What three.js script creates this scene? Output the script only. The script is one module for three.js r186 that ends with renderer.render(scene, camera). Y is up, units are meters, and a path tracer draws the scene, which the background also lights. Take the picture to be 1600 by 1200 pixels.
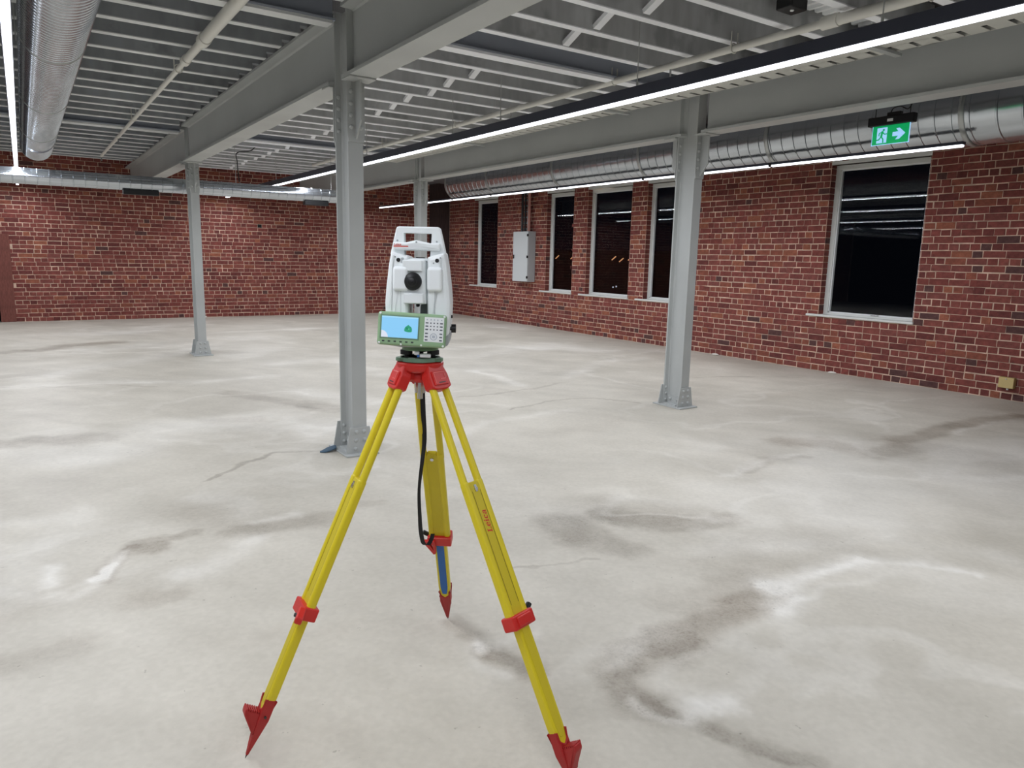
import * as THREE from 'three';
import { mergeGeometries, toCreasedNormals } from 'three/addons/utils/BufferGeometryUtils.js';
import { RoundedBoxGeometry } from 'three/addons/geometries/RoundedBoxGeometry.js';
import { TextGeometry } from 'three/addons/geometries/TextGeometry.js';
import { FontLoader } from 'three/addons/loaders/FontLoader.js';
import { RectAreaLightUniformsLib } from 'three/addons/lights/RectAreaLightUniformsLib.js';
RectAreaLightUniformsLib.init();

// ---------------------------------------------------------------- camera, night sky, exposure
const scene = new THREE.Scene();
scene.background = new THREE.Color(0x030407);
const camera = new THREE.PerspectiveCamera(THREE.MathUtils.radToDeg(2 * Math.atan(600 / 1135.5)), 4 / 3, 0.05, 120);
camera.position.set(0, 1.52, 0);
camera.rotation.order = 'YXZ';
camera.rotation.set(-9.897 * Math.PI / 180, -33.768 * Math.PI / 180, 1.314 * Math.PI / 180);
camera.updateMatrixWorld(true);
const renderer = new THREE.WebGLRenderer({ antialias: true });
renderer.toneMapping = THREE.LinearToneMapping;
renderer.toneMappingExposure = 1.0;
renderer.shadowMap.enabled = true;
const LAMP = { colour: 0xf2f6ff, nits: 78, glow: 3.2 };

// ---------------------------------------------------------------- helpers
let seed = 7;
const rnd = () => { seed = (seed * 1664525 + 1013904223) >>> 0; return seed / 4294967296; };
const rr = (a, b) => a + (b - a) * rnd();
const used = {};
function numbered(name) { const k = used[name] = (used[name] ?? -1) + 1; return k ? name + '_' + String(k).padStart(3, '0') : name; }
const V = (x, y, z) => new THREE.Vector3(x, y, z);
function prep(g) { const n = g.index ? g.toNonIndexed() : g; for (const k of Object.keys(n.attributes)) if (!['position', 'normal', 'uv', 'color'].includes(k)) n.deleteAttribute(k); return n; }
function merged(gs) { return Array.isArray(gs) ? (gs.length > 1 ? mergeGeometries(gs.map(prep)) : gs[0]) : gs; }
function obj(name, gs, m, parent = scene) {
  const o = new THREE.Mesh(merged(gs), m); o.name = numbered(name); o.castShadow = o.receiveShadow = true; parent.add(o); return o;
}
function tag(o, label, category, group) { o.userData = { ...o.userData, label, category }; if (group) o.userData.group = group; return o; }
function thing(name, label, category, at = [0, 0, 0], turn = 0, group) {
  const o = new THREE.Group(); o.name = numbered(name); o.position.set(...at); o.rotation.y = turn; scene.add(o); return tag(o, label, category, group);
}
function struct(name, parent = scene) { const o = new THREE.Group(); o.name = name; used[name] = 0; if (parent === scene) o.userData.kind = 'structure'; parent.add(o); return o; }
// metre uv from positions (dominant normal)
function muv(g, s = 1) {
  const p = g.attributes.position, n = g.attributes.normal, uv = new Float32Array(p.count * 2);
  for (let i = 0; i < p.count; i++) {
    const ax = Math.abs(n.getX(i)), ay = Math.abs(n.getY(i)), az = Math.abs(n.getZ(i));
    let u, v; if (ay >= ax && ay >= az) { u = p.getX(i); v = p.getZ(i); } else if (ax >= az) { u = p.getZ(i); v = p.getY(i); } else { u = p.getX(i); v = p.getY(i); }
    uv[2 * i] = u * s; uv[2 * i + 1] = v * s;
  }
  g.setAttribute('uv', new THREE.BufferAttribute(uv, 2)); return g;
}
function box(w, h, d, x = 0, y = 0, z = 0) { return muv(new THREE.BoxGeometry(w, h, d).translate(x, y, z)); }
function rbox(w, h, d, r, x = 0, y = 0, z = 0, seg = 2) { return new RoundedBoxGeometry(w, h, d, seg, r).translate(x, y, z); }
function span(x0, x1, y0, y1, z0, z1) { return box(x1 - x0, y1 - y0, z1 - z0, (x0 + x1) / 2, (y0 + y1) / 2, (z0 + z1) / 2); }
function cylinder(r, a, b, seg = 16, r2 = r) {
  const A = V(...a), B = V(...b), d = B.clone().sub(A), L = d.length();
  const g = new THREE.CylinderGeometry(r2, r, L, seg).translate(0, L / 2, 0);
  g.applyQuaternion(new THREE.Quaternion().setFromUnitVectors(V(0, 1, 0), d.normalize())); return g.translate(...a);
}
function tube(points, r, seg = 40, radial = 8) { return new THREE.TubeGeometry(new THREE.CatmullRomCurve3(points.map((p) => V(...p))), seg, r, radial); }
function shapeOf(pts) { const s = new THREE.Shape(); pts.forEach(([x, y], i) => i ? s.lineTo(x, y) : s.moveTo(x, y)); s.closePath(); return s; }
function plate(pts, depth, bevel = 0, holes = []) {
  const s = shapeOf(pts); for (const h of holes) s.holes.push(shapeOf(h));
  const g = new THREE.ExtrudeGeometry(s, { depth: depth - 2 * bevel, bevelEnabled: bevel > 0, bevelThickness: bevel, bevelSize: bevel, bevelOffset: -bevel, bevelSegments: 2, curveSegments: 8 });
  return g.translate(0, 0, bevel - depth / 2);
}
function roundPoly(pts, r, n = 4) {           // rounds the corners of a polygon
  const out = [];
  pts.forEach((p, i) => {
    const a = pts[(i + pts.length - 1) % pts.length], b = pts[(i + 1) % pts.length];
    const la = Math.hypot(a[0] - p[0], a[1] - p[1]), lb = Math.hypot(b[0] - p[0], b[1] - p[1]), q = Math.min(r, la / 2.1, lb / 2.1);
    const s = [p[0] + (a[0] - p[0]) / la * q, p[1] + (a[1] - p[1]) / la * q], e = [p[0] + (b[0] - p[0]) / lb * q, p[1] + (b[1] - p[1]) / lb * q];
    for (let k = 0; k <= n; k++) { const t = k / n; out.push([(1 - t) ** 2 * s[0] + 2 * t * (1 - t) * p[0] + t * t * e[0], (1 - t) ** 2 * s[1] + 2 * t * (1 - t) * p[1] + t * t * e[1]]); }
  });
  return out;
}
// value noise
const H = new Float32Array(65536); { let s = 12345; for (let i = 0; i < 65536; i++) { s = (s * 1103515245 + 12345) & 0x7fffffff; H[i] = (s >> 8 & 0xffff) / 65535; } }
const hash = (i, j) => H[((i * 374761 + j * 668265) ^ (i >> 3) * 31 ^ j * 7919) & 65535];
function noise(x, y) {
  const i = Math.floor(x), j = Math.floor(y), f = x - i, g = y - j, u = f * f * (3 - 2 * f), v = g * g * (3 - 2 * g);
  return (hash(i, j) * (1 - u) + hash(i + 1, j) * u) * (1 - v) + (hash(i, j + 1) * (1 - u) + hash(i + 1, j + 1) * u) * v;
}
function fbm(x, y, n = 4) { let a = 0.5, s = 0, t = 0; for (let k = 0; k < n; k++) { s += a * noise(x, y); t += a; a *= 0.5; x = x * 2.03 + 17.7; y = y * 2.01 + 9.2; } return s / t; }
const smooth = (a, b, x) => { const t = Math.min(1, Math.max(0, (x - a) / (b - a))); return t * t * (3 - 2 * t); };
function dataTex(w, h, f, srgb = true, repeat = 0) {
  const d = new Uint8Array(w * h * 4);
  for (let y = 0, k = 0; y < h; y++) for (let x = 0; x < w; x++, k += 4) {
    const c = f((x + 0.5) / w, (y + 0.5) / h);
    for (let q = 0; q < 3; q++) d[k + q] = Math.max(0, Math.min(255, (Array.isArray(c) ? c[q] : c) * 255)); d[k + 3] = 255;
  }
  const t = new THREE.DataTexture(d, w, h); t.magFilter = THREE.LinearFilter; t.minFilter = THREE.LinearMipmapLinearFilter; t.generateMipmaps = true;
  t.wrapS = t.wrapT = THREE.RepeatWrapping; if (repeat) t.repeat.set(repeat, repeat); if (srgb) t.colorSpace = THREE.SRGBColorSpace; t.needsUpdate = true; return t;
}
// periodic noise for tiling textures
function pnoise(x, y, p) {
  const i = Math.floor(x), j = Math.floor(y), f = x - i, g = y - j, u = f * f * (3 - 2 * f), v = g * g * (3 - 2 * g), m = (a) => ((a % p) + p) % p;
  return (hash(m(i), m(j)) * (1 - u) + hash(m(i + 1), m(j)) * u) * (1 - v) + (hash(m(i), m(j + 1)) * (1 - u) + hash(m(i + 1), m(j + 1)) * u) * v;
}
function pfbm(u, v, p, n = 4) { let a = 0.5, s = 0, t = 0; for (let k = 0; k < n; k++) { s += a * pnoise(u * p, v * p, p); t += a; a *= 0.55; p *= 2; } return s / t; }
const std = (color, roughness = 0.6, metalness = 0, more = {}) => new THREE.MeshStandardMaterial({ color, roughness, metalness, ...more });

// ---------------------------------------------------------------- materials
const grainTex = dataTex(256, 256, (u, v) => 0.90 + 0.30 * (pfbm(u, v, 8, 5) - 0.5) + 0.10 * (pnoise(u * 128, v * 128, 128) - 0.5), true, 3);
const grainBump = dataTex(256, 256, (u, v) => pfbm(u + 0.3, v, 16, 4), false, 3);
const steelTex = dataTex(256, 256, (u, v) => 0.95 + 0.06 * (pfbm(u, v, 4, 5) - 0.5), true, 0.6);
const joistTex = dataTex(512, 512, (u, v) => {
  const n = pfbm(u, v, 4, 6), s = pfbm(u * 2, v * 0.5 + 0.2, 16, 3), k = smooth(0.60, 0.74, pfbm(u + 0.37, v + 0.11, 6, 5)), b = 0.95 + 0.20 * (n - 0.5) + 0.14 * (s - 0.5) - 0.12 * k;
  return [b, b * 0.995, b * 0.98];
}, true, 0.45);
const mortarTex = dataTex(256, 256, (u, v) => { const n = 0.86 + 0.4 * (pfbm(u, v, 8, 5) - 0.5); return [n, n * 0.97, n * 0.94]; }, true, 1.2);
const galvTex = dataTex(256, 256, (u, v) => 0.90 + 0.16 * (pfbm(u, v, 12, 4) - 0.5), true, 2);
const M = {
  mortar: std(0xedd2bf, 0.95, 0, { map: mortarTex }),
  steel: std(0xc0c3c1, 0.5, 0, { map: steelTex }),
  secondary: std(0xb2b8c4, 0.5, 0, { map: steelTex }),
  joist: std(0xc9ccd0, 0.8, 0, { map: joistTex }), joistGrey: std(0xa3a8ae, 0.8, 0, { map: joistTex }), undersideWhite: std(0xf6f8fb, 0.7), undersideWhiteDull: std(0xdcdedd, 0.7),  // whites for undersides; on joist edges they hold floor-bounce light, joist sides greyed
  board: std(0x77777a, 0.9),
  deck: std(0xf2f4f5, 0.4, 0.2),
  galv: std(0xd8dee4, 0.2, 0.92, { map: galvTex }),
  galvDark: std(0xb9bcbb, 0.42, 0.85),
  foil: std(0xe2e3df, 0.55, 0.1),
  blackMetal: std(0x3d404d, 0.42, 0.1),
  black: std(0x0b0b0d, 0.5),
  rubber: std(0x121214, 0.75),
  white: std(0xe9ebea, 0.5),
  trim: std(0xdedfda, 0.45),
  pipe: std(0xd9d8d0, 0.45),
  wire: std(0xc9cbc9, 0.35, 0.7),
  glow: std(0xffffff, 0.5, 0, { emissive: LAMP.colour, emissiveIntensity: LAMP.glow }),
  glass: new THREE.MeshPhysicalMaterial({ color: 0xffffff, roughness: 0.015, transmission: 1, thickness: 0, ior: 1.5, specularIntensity: 0.5 }),
  yellow: std(0xd8c41c, 0.42), yellowShaded: std(0xcbb71b, 0.5), red: std(0xc8261f, 0.4), redDark: std(0xa51d1b, 0.5),
  blue: std(0x1f5fa8, 0.45), chrome: std(0xcfd0d2, 0.25, 0.9), darkSteel: std(0x4a4644, 0.4, 0.8),
  tsWhite: std(0xf1f5f5, 0.42), tsGrey: std(0xaab0b2, 0.45), tsGreen: std(0x8fae86, 0.45), tsGreenDark: std(0x6b8a70, 0.45),
  board_grey: std(0xcfd4d4, 0.45), beige: std(0xcdb67c, 0.5), dark: std(0x08090b, 0.8), copper: std(0xc48d80, 0.5),
};

// ---------------------------------------------------------------- FLOOR
const BACK = -17.85, RIGHT = 9.5, LEFTX = -9.6, FRONT = 5.5, CEIL = 3.37, JB = 3.17;
const floorMarks = [
[1,0.11,0.95,2.84,-2.03,2.81,-1.91,2.70,-1.86],
[1,0.09,1,2.86,-2.01,3.09,-2.02,3.34,-2.00,3.53,-1.96],
[1,0.035,0.6,3.53,-1.96,3.65,-1.88,3.77,-1.74,3.87,-1.54],
[1,0.035,0.7,1.65,-1.68,1.65,-1.60,1.68,-1.53,1.74,-1.48,1.83,-1.50],
[1,0.05,0.8,1.78,-1.54,1.87,-1.51,1.96,-1.47],
[1,0.05,0.6,-0.04,-3.55,0.06,-3.52,0.16,-3.62,0.25,-3.79,0.28,-3.95],
[1,0.03,0.9,0.14,-3.66,0.23,-3.75,0.26,-3.87],
[1,0.05,0.8,-0.03,-3.70,-0.01,-3.84,0.01,-3.96],
[1,0.1,0.35,-0.22,-4.73,-0.04,-4.68,0.13,-4.70,0.15,-4.81],
[1,0.12,0.3,-0.15,-3.70,-0.10,-4.16,0.08,-4.56],
[1,0.1,0.7,0.52,-3.57,0.65,-3.57,0.77,-3.66,0.93,-3.84],
[1,0.07,0.7,0.99,-4.08,1.10,-4.06,1.22,-4.06],
[1,0.12,0.4,0.76,-4.67,0.98,-4.47,0.97,-4.28],
[1,0.1,0.7,4.93,-8.30,5.01,-7.80,4.85,-7.14],
[1,0.14,0.6,-0.31,-9.51,0.27,-9.35,0.91,-9.37,1.53,-8.97,2.42,-9.04],
[1,0.25,0.5,2.79,-10.07,3.67,-10.23,3.75,-8.57],
[1,0.2,0.5,2.48,-7.94,2.72,-7.20,3.12,-6.81],
[1,0.3,0.4,0.04,-10.08,1.35,-11.27,2.43,-12.42],
[1,0.06,0.5,4.07,-3.33,4.29,-3.40,4.63,-3.46,5.12,-3.44],
[1,0.12,0.35,3.15,-3.27,3.30,-3.14],
[1,0.05,0.6,1.38,-2.30,1.34,-2.23,1.32,-2.15,1.33,-2.04],
[1,0.05,0.5,1.38,-2.30,1.46,-2.28,1.64,-2.26],
[1,0.1,0.35,1.80,-1.93,2.01,-1.97,2.11,-1.98],
[1,0.1,0.4,2.82,-5.16,3.48,-5.62,4.59,-5.68],
[1,0.15,0.4,5.71,-7.35,7.15,-8.28,8.05,-8.25],
[1,0.05,0.5,7.06,-3.18,7.83,-3.25,8.44,-3.15],
[1,0.08,0.3,5.63,-2.46,5.88,-2.26,6.07,-2.21],
[1,0.12,0.35,2.91,-2.47,3.29,-2.36,3.96,-2.01,4.23,-1.60],
[1,0.2,0.5,2.83,-14.39,4.29,-14.47,5.35,-14.49],
[1,0.2,0.45,5.76,-10.54,6.79,-10.58,7.25,-9.90],
[1,0.2,0.4,0.74,-15.81,1.50,-14.90,2.69,-15.48],
[-1,0.16,0.8,2.52,-3.20,2.46,-3.00,2.49,-2.82,2.51,-2.76],
[-1,0.12,0.9,2.79,-3.17,2.88,-2.99,3.09,-2.83,3.41,-2.72],
[-1,0.2,0.4,2.69,-3.29,2.97,-3.26,3.20,-2.99],
[-1,0.16,0.8,5.36,-3.73,5.70,-3.60,5.66,-3.33,5.73,-3.15,6.05,-3.16],
[-1,0.12,0.8,6.27,-3.29,6.73,-3.30,7.59,-3.37,8.63,-3.22],
[-1,0.25,0.5,6.27,-3.29,6.30,-3.03,6.39,-2.52],
[-1,0.2,0.4,5.99,-2.35,6.07,-2.21],
[-1,0.06,0.6,4.33,-3.37,4.76,-3.47,5.08,-3.36],
[-1,0.11,0.9,2.77,-1.96,2.51,-1.93,2.30,-1.92,2.06,-1.91],
[-1,0.1,0.8,2.06,-1.91,1.87,-1.92,1.74,-1.84,1.68,-1.71,1.69,-1.61],
[-1,0.1,0.6,1.84,-1.83,1.98,-1.80,2.11,-1.82],
[-1,0.04,0.7,1.69,-1.61,1.74,-1.48,1.77,-1.37,1.87,-1.27,1.91,-1.19],
[-1,0.07,0.9,1.39,-2.24,1.45,-2.17,1.44,-2.05],
[-1,0.05,0.5,1.39,-2.50,1.39,-2.35,1.38,-2.27],
[-1,0.16,0.8,-0.26,-6.72,-0.01,-6.70,0.43,-6.63],
[-1,0.2,0.9,0.09,-12.74,0.51,-13.23,1.15,-13.43],
[-1,0.15,0.7,-0.38,-12.63,-0.15,-12.84],
[-1,0.16,0.5,2.05,-11.89,2.49,-11.37],
[-1,0.06,0.7,0.32,-3.98,0.42,-3.96,0.49,-3.97],
[-1,0.05,0.6,0.21,-3.68,0.28,-3.93,0.34,-4.07,0.59,-4.06,0.68,-4.07],
[-1,0.1,0.7,0.90,-3.97,1.07,-3.96,1.38,-3.90],
[-1,0.2,0.3,0.72,-4.43,0.94,-4.17],
[-1,0.14,0.6,1.76,-8.09,2.08,-7.53,2.29,-7.16,2.57,-6.73],
[-1,0.12,0.5,1.35,-6.80,1.67,-6.72],
[-1,0.02,0.7,0.94,-5.01,1.23,-5.35,1.51,-5.52,1.90,-5.34],
[-1,0.03,0.4,-0.32,-9.55,0.21,-9.25,0.64,-9.31,1.11,-8.89],
[-1,0.02,0.6,4.01,-5.99,4.66,-6.21,5.18,-6.07,5.43,-5.62],
[-1,0.03,0.4,3.88,-6.81,4.56,-6.81,5.47,-7.04],
[-1,0.02,0.5,7.31,-6.58,7.68,-6.52,8.66,-5.93],
[-1,0.05,0.3,1.56,-4.07,1.76,-4.03],
[-1,0.1,0.4,-0.18,-3.06,-0.07,-3.04,0.06,-3.07],
[-1,0.07,0.3,2.21,-7.09,2.32,-6.86],
[-1,0.08,0.35,0.31,-3.39,0.42,-3.36],
[-1,0.05,0.35,1.79,-1.28,1.85,-1.19],
[-1,0.3,0.3,3.01,-2.22,3.23,-2.19,3.60,-2.17],
[-1,0.015,0.5,1.92,-2.83,2.11,-2.71,2.30,-2.65],
[-1,0.1,0.3,2.31,-2.16,2.51,-2.11,2.83,-2.12]
];
const markBoxes = floorMarks.map(([k, w, a, ...c]) => { let x0 = 1e9, x1 = -1e9, z0 = 1e9, z1 = -1e9; for (let i = 0; i < c.length; i += 2) { x0 = Math.min(x0, c[i]); x1 = Math.max(x1, c[i]); z0 = Math.min(z0, c[i + 1]); z1 = Math.max(z1, c[i + 1]); } const r = w * 4 + 0.2; return [x0 - r, x1 + r, z0 - r, z1 + r]; });
function segDist(px, pz, c) {
  let best = 1e9;
  for (let i = 0; i + 3 < c.length; i += 2) {
    const ax = c[i], az = c[i + 1], dx = c[i + 2] - ax, dz = c[i + 3] - az, t = Math.max(0, Math.min(1, ((px - ax) * dx + (pz - az) * dz) / (dx * dx + dz * dz + 1e-9)));
    best = Math.min(best, (px - ax - dx * t) ** 2 + (pz - az - dz * t) ** 2);
  }
  return Math.sqrt(best);
}
function floorColour(x, z) {
  const wx = x + 0.5 * (fbm(x * 0.7 + 3, z * 0.7 + 8, 4) - 0.5), wz = z + 0.5 * (fbm(x * 0.7 + 31, z * 0.7 + 2, 4) - 0.5);
  // lime bloom and damp stains of the poured topping: broad clouds plus fine veins
  const cloud = fbm(wx * 0.45 + 5, wz * 0.6 + 1, 5) - 0.5, vein = 1 - Math.abs(2 * fbm(wx * 0.55 + 40, wz * 0.8 + 11, 5) - 1);
  let white = 0.55 * smooth(0.08, 0.3, cloud) + 0.35 * smooth(0.93, 0.995, vein) * noise(x * 1.3 + 9, z * 1.3), dark = 0.5 * smooth(0.10, 0.34, -cloud);
  const mid = 0.06 * (fbm(wx * 1.1 + wz * 1.6 + 20, wx * 5 - wz * 3.4, 4) - 0.5) + 0.10 * (fbm(wx * 2.2, wz * 2.2 + 7, 4) - 0.5);
  const jx = x + 0.16 * (fbm(x * 3 + 1, z * 3, 4) - 0.5) + 0.05 * (fbm(x * 14, z * 14 + 3, 3) - 0.5), jz = z + 0.16 * (fbm(x * 3 + 50, z * 3 + 5, 4) - 0.5) + 0.05 * (fbm(x * 14 + 9, z * 14, 3) - 0.5);
  for (let i = 0; i < floorMarks.length; i++) {
    const b = markBoxes[i]; if (x < b[0] || x > b[1] || z < b[2] || z > b[3]) continue;
    const [k, w, a, ...c] = floorMarks[i], d = segDist(jx, jz, c) / w;
    if (d > 3) continue;
    const brk = 0.55 + 0.9 * (fbm(x * 5 + i * 7, z * 5, 4) - 0.25), s = a * brk * (k > 0 ? Math.exp(-d * d * 1.4) : smooth(1.5, 0.35, d + 0.7 * (fbm(x * 9, z * 9 + i, 3) - 0.5)));
    if (k > 0) white += s; else dark += s;
  }
  white = Math.min(1, Math.max(0, white)); dark = Math.min(1, Math.max(0, dark));
  const speck = noise(x * 90, z * 90) > 0.80 ? -0.05 * dark : 0, grain = 0.03 * (noise(x * 55, z * 55) - 0.5) + 0.03 * (noise(x * 160 + 3, z * 160) - 0.5) * (0.4 + dark * 1.6);
  const spot = noise(x * 31 + 7, z * 31) > 0.965 && noise(x * 140, z * 140) > 0.72 ? -0.12 : 0;
  const b = mid + grain + speck + spot, brown = noise(x * 1.1 + 70, z * 1.1);
  const base = [0.776, 0.752, 0.698], dk = [0.55 + 0.04 * brown, 0.525 + 0.015 * brown, 0.475], wt = [0.92, 0.905, 0.87];
  return base.map((v, q) => { let r = v + (dk[q] - v) * dark * 0.88; r += (wt[q] - r) * white * 0.9; return r + b; });
}
const floor = struct('floor');
function floorSlab(x0, x1, z0, z1, px, pz) {
  const map = dataTex(px, pz, (u, v) => floorColour(x0 + u * (x1 - x0), z1 - v * (z1 - z0)));
  map.wrapS = map.wrapT = THREE.ClampToEdgeWrapping;
  const g = new THREE.BoxGeometry(x1 - x0, 0.2, z1 - z0).translate((x0 + x1) / 2, -0.1, (z0 + z1) / 2), p = g.attributes.position, uv = g.attributes.uv;
  for (let i = 0; i < p.count; i++) uv.setXY(i, (p.getX(i) - x0) / (x1 - x0), (z1 - p.getZ(i)) / (z1 - z0));
  obj('floor_slab', g, std(0xffffff, 0.55, 0, { map }), floor);
}
floorSlab(-0.9, 4.3, -5.2, 0, 1800, 1800);
floorSlab(4.3, 9.9, -5.2, 0, 1200, 1100);
floorSlab(-0.9, 9.9, -18.2, -5.2, 1500, 1800);
obj('floor_slab', [span(-9.9, -0.9, -0.2, 0, -18.2, 0), span(-9.9, 9.9, -0.2, 0, 0, 5.9)], std(0xc4bfb3, 0.6), floor);

// ---------------------------------------------------------------- BRICK WALLS
const palette = ['#8f4b43', '#89463e', '#945147', '#81433d', '#8d4f47', '#995745', '#763c37', '#a5624b', '#64423f', '#ae7055'].map((c) => new THREE.Color(c));
const palWeights = [0, 0, 0, 0, 0, 1, 1, 1, 1, 1, 2, 2, 2, 3, 3, 3, 4, 4, 4, 5, 5, 6, 6, 7, 8];
const brickMats = palette.map((c) => new THREE.MeshStandardMaterial({ color: c, roughness: 0.9, map: grainTex, bumpMap: grainBump, bumpScale: 0.002 }));
const brickStuffMat = new THREE.MeshStandardMaterial({ color: 0xffffff, vertexColors: true, roughness: 0.9, map: grainTex, bumpMap: grainBump, bumpScale: 0.002 });
// brick front: u right, v up, front face towards +w; chamfered, with uneven corners
function brickGeo(w, h, d, wob) {
  const c = 0.005, j = () => (rnd() - 0.5) * wob, X = w / 2, Y = h / 2, P = [];
  const o = [[-X + j(), -Y + j()], [X + j(), -Y + j()], [X + j(), Y + j()], [-X + j(), Y + j()]];
  const f = o.map(([x, y], i) => [x - Math.sign(x) * c * rr(0.6, 1.5), y - Math.sign(y) * c * rr(0.6, 1.5), d + rr(-0.0015, 0.0015)]);
  const m = o.map(([x, y]) => [x, y, d - c]), b = o.map(([x, y]) => [x, y, 0]);
  const quad = (a, q, r, s) => P.push(...a, ...q, ...r, ...a, ...r, ...s);
  quad(f[0], f[1], f[2], f[3]);
  for (let i = 0; i < 4; i++) { const k = (i + 1) % 4; quad(m[i], m[k], f[k], f[i]); quad(b[i], b[k], m[k], m[i]); }
  const g = new THREE.BufferGeometry(); g.setAttribute('position', new THREE.BufferAttribute(new Float32Array(P), 3)); g.computeVertexNormals();
  const uv = new Float32Array(P.length / 3 * 2), ou = rnd() * 3, ov = rnd() * 3; for (let i = 0; i < uv.length / 2; i++) { uv[2 * i] = P[3 * i] + ou; uv[2 * i + 1] = P[3 * i + 1] + ov; }
  g.setAttribute('uv', new THREE.BufferAttribute(uv, 2)); return g;
}
const DEPTH = 0.012, CH = 0.086;
const stretchers = Array.from({ length: 6 }, () => brickGeo(0.23, 0.075, DEPTH, 0.006)), headers = Array.from({ length: 6 }, () => brickGeo(0.11, 0.075, DEPTH, 0.006));
// place(u, v) gives the wall's matrix; cells are [u0, u1, v0, v1]
function bond(u0, u1, v1, holes, skip) {
  const cells = [];
  for (let k = 0; k * CH < v1 - 0.03; k++) {
    const a = k * CH, b = Math.min(v1, a + CH), mid = (a + b) / 2, head = k % 2 === 0, len = head ? 0.12 : 0.24;
    let iv = [[u0, u1]];
    for (const h of holes) if (mid > h[2] && mid < h[3]) iv = iv.flatMap(([p, q]) => h[0] >= q || h[1] <= p ? [[p, q]] : [[p, h[0]], [h[1], q]]).filter(([p, q]) => q - p > 0.03);
    for (const [p, q] of iv) {
      let u = Math.floor(p / len) * len + (head ? 0.06 : 0) + (rnd() - 0.5) * 0.03;
      let s = p; while (u <= p + 0.025) u += len;
      while (s < q - 0.02) {
        let e = u + (rnd() - 0.5) * 0.014; if (!head && rnd() < 0.06) e -= 0.12; if (head && rnd() < 0.10) e += 0.12; if (e > q - 0.03) e = q;
        let va = a, vb = b; for (const h of holes) if (e > h[0] + 0.02 && s < h[1] - 0.02) { if (va < h[3] && vb > h[3]) va = h[3]; if (vb > h[2] && va < h[2]) vb = h[2]; }
        if (vb - va > 0.03 && !(skip && skip((s + e) / 2, mid))) cells.push([s, e, va, vb]);
        s = e; if (e >= q) break; u = e + len;
      }
    }
  }
  return cells;
}
const frustum = new THREE.Frustum().setFromProjectionMatrix(new THREE.Matrix4().multiplyMatrices(camera.projectionMatrix, camera.matrixWorldInverse));
function brickWall(parent, cells, basis, visible) {
  // basis: Matrix4 taking (u, v, w) to the world
  const list = cells.map((c) => {
    const w = c[1] - c[0] - (rnd() < 0.45 ? rr(0.002, 0.005) : rr(0.007, 0.012)), h = c[3] - c[2] - rr(0.005, 0.011), ctr = V((c[0] + c[1]) / 2, (c[2] + c[3]) / 2 + rr(-0.0015, 0.0015), 0);
    const at = ctr.clone().applyMatrix4(basis), pal = palWeights[Math.floor(rnd() * palWeights.length)];
    return { w, h, ctr, at, pal: visible ? visible.tint(ctr, pal) : pal, head: w < 0.17, seen: frustum.containsPoint(at) && !(visible && visible.hidden(ctr)), dist: at.distanceTo(camera.position), rot: rr(-0.008, 0.008), out: rr(-0.002, 0.003) };
  });
  const order = list.map((b, i) => i).filter((i) => list[i].seen && !list[i].head).sort((i, j) => list[i].dist - list[j].dist);
  const singles = new Set(order.slice(0, 295)), rest = [];
  list.forEach((b, i) => {
    const pool = b.head ? headers : stretchers, g = pool[i % pool.length];
    const m = new THREE.Matrix4().compose(V(b.ctr.x, b.ctr.y, b.out - 0.0085), new THREE.Quaternion().setFromAxisAngle(V(0, 0, 1), b.rot), V(b.w / (b.head ? 0.11 : 0.23), b.h / 0.075, 1)).premultiply(basis);
    if (singles.has(i)) { const o = new THREE.Mesh(g, brickMats[b.pal]); o.name = numbered('brick'); o.castShadow = o.receiveShadow = true; o.applyMatrix4(m); parent.add(o); }
    else {
      const q = g.clone(), sc = b.w / (b.head ? 0.11 : 0.23), uv = q.attributes.uv, du = rnd() * 3, dv = rnd() * 3; for (let k = 0; k < uv.count; k++) uv.setXY(k, uv.getX(k) * sc + du, uv.getY(k) + dv);
      q.applyMatrix4(m); const col = palette[b.pal], f = rr(0.9, 1.1), c = new Float32Array(q.attributes.position.count * 3); for (let k = 0; k < c.length; k += 3) { c[k] = col.r * f; c[k + 1] = col.g * f; c[k + 2] = col.b * f; }
      q.setAttribute('color', new THREE.BufferAttribute(c, 3)); rest.push(q);
    }
  });
  const o = new THREE.Mesh(mergeGeometries(rest), brickStuffMat); o.name = numbered('further_bricks'); o.castShadow = o.receiveShadow = true; o.userData.kind = 'stuff'; parent.add(o);
}
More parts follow.
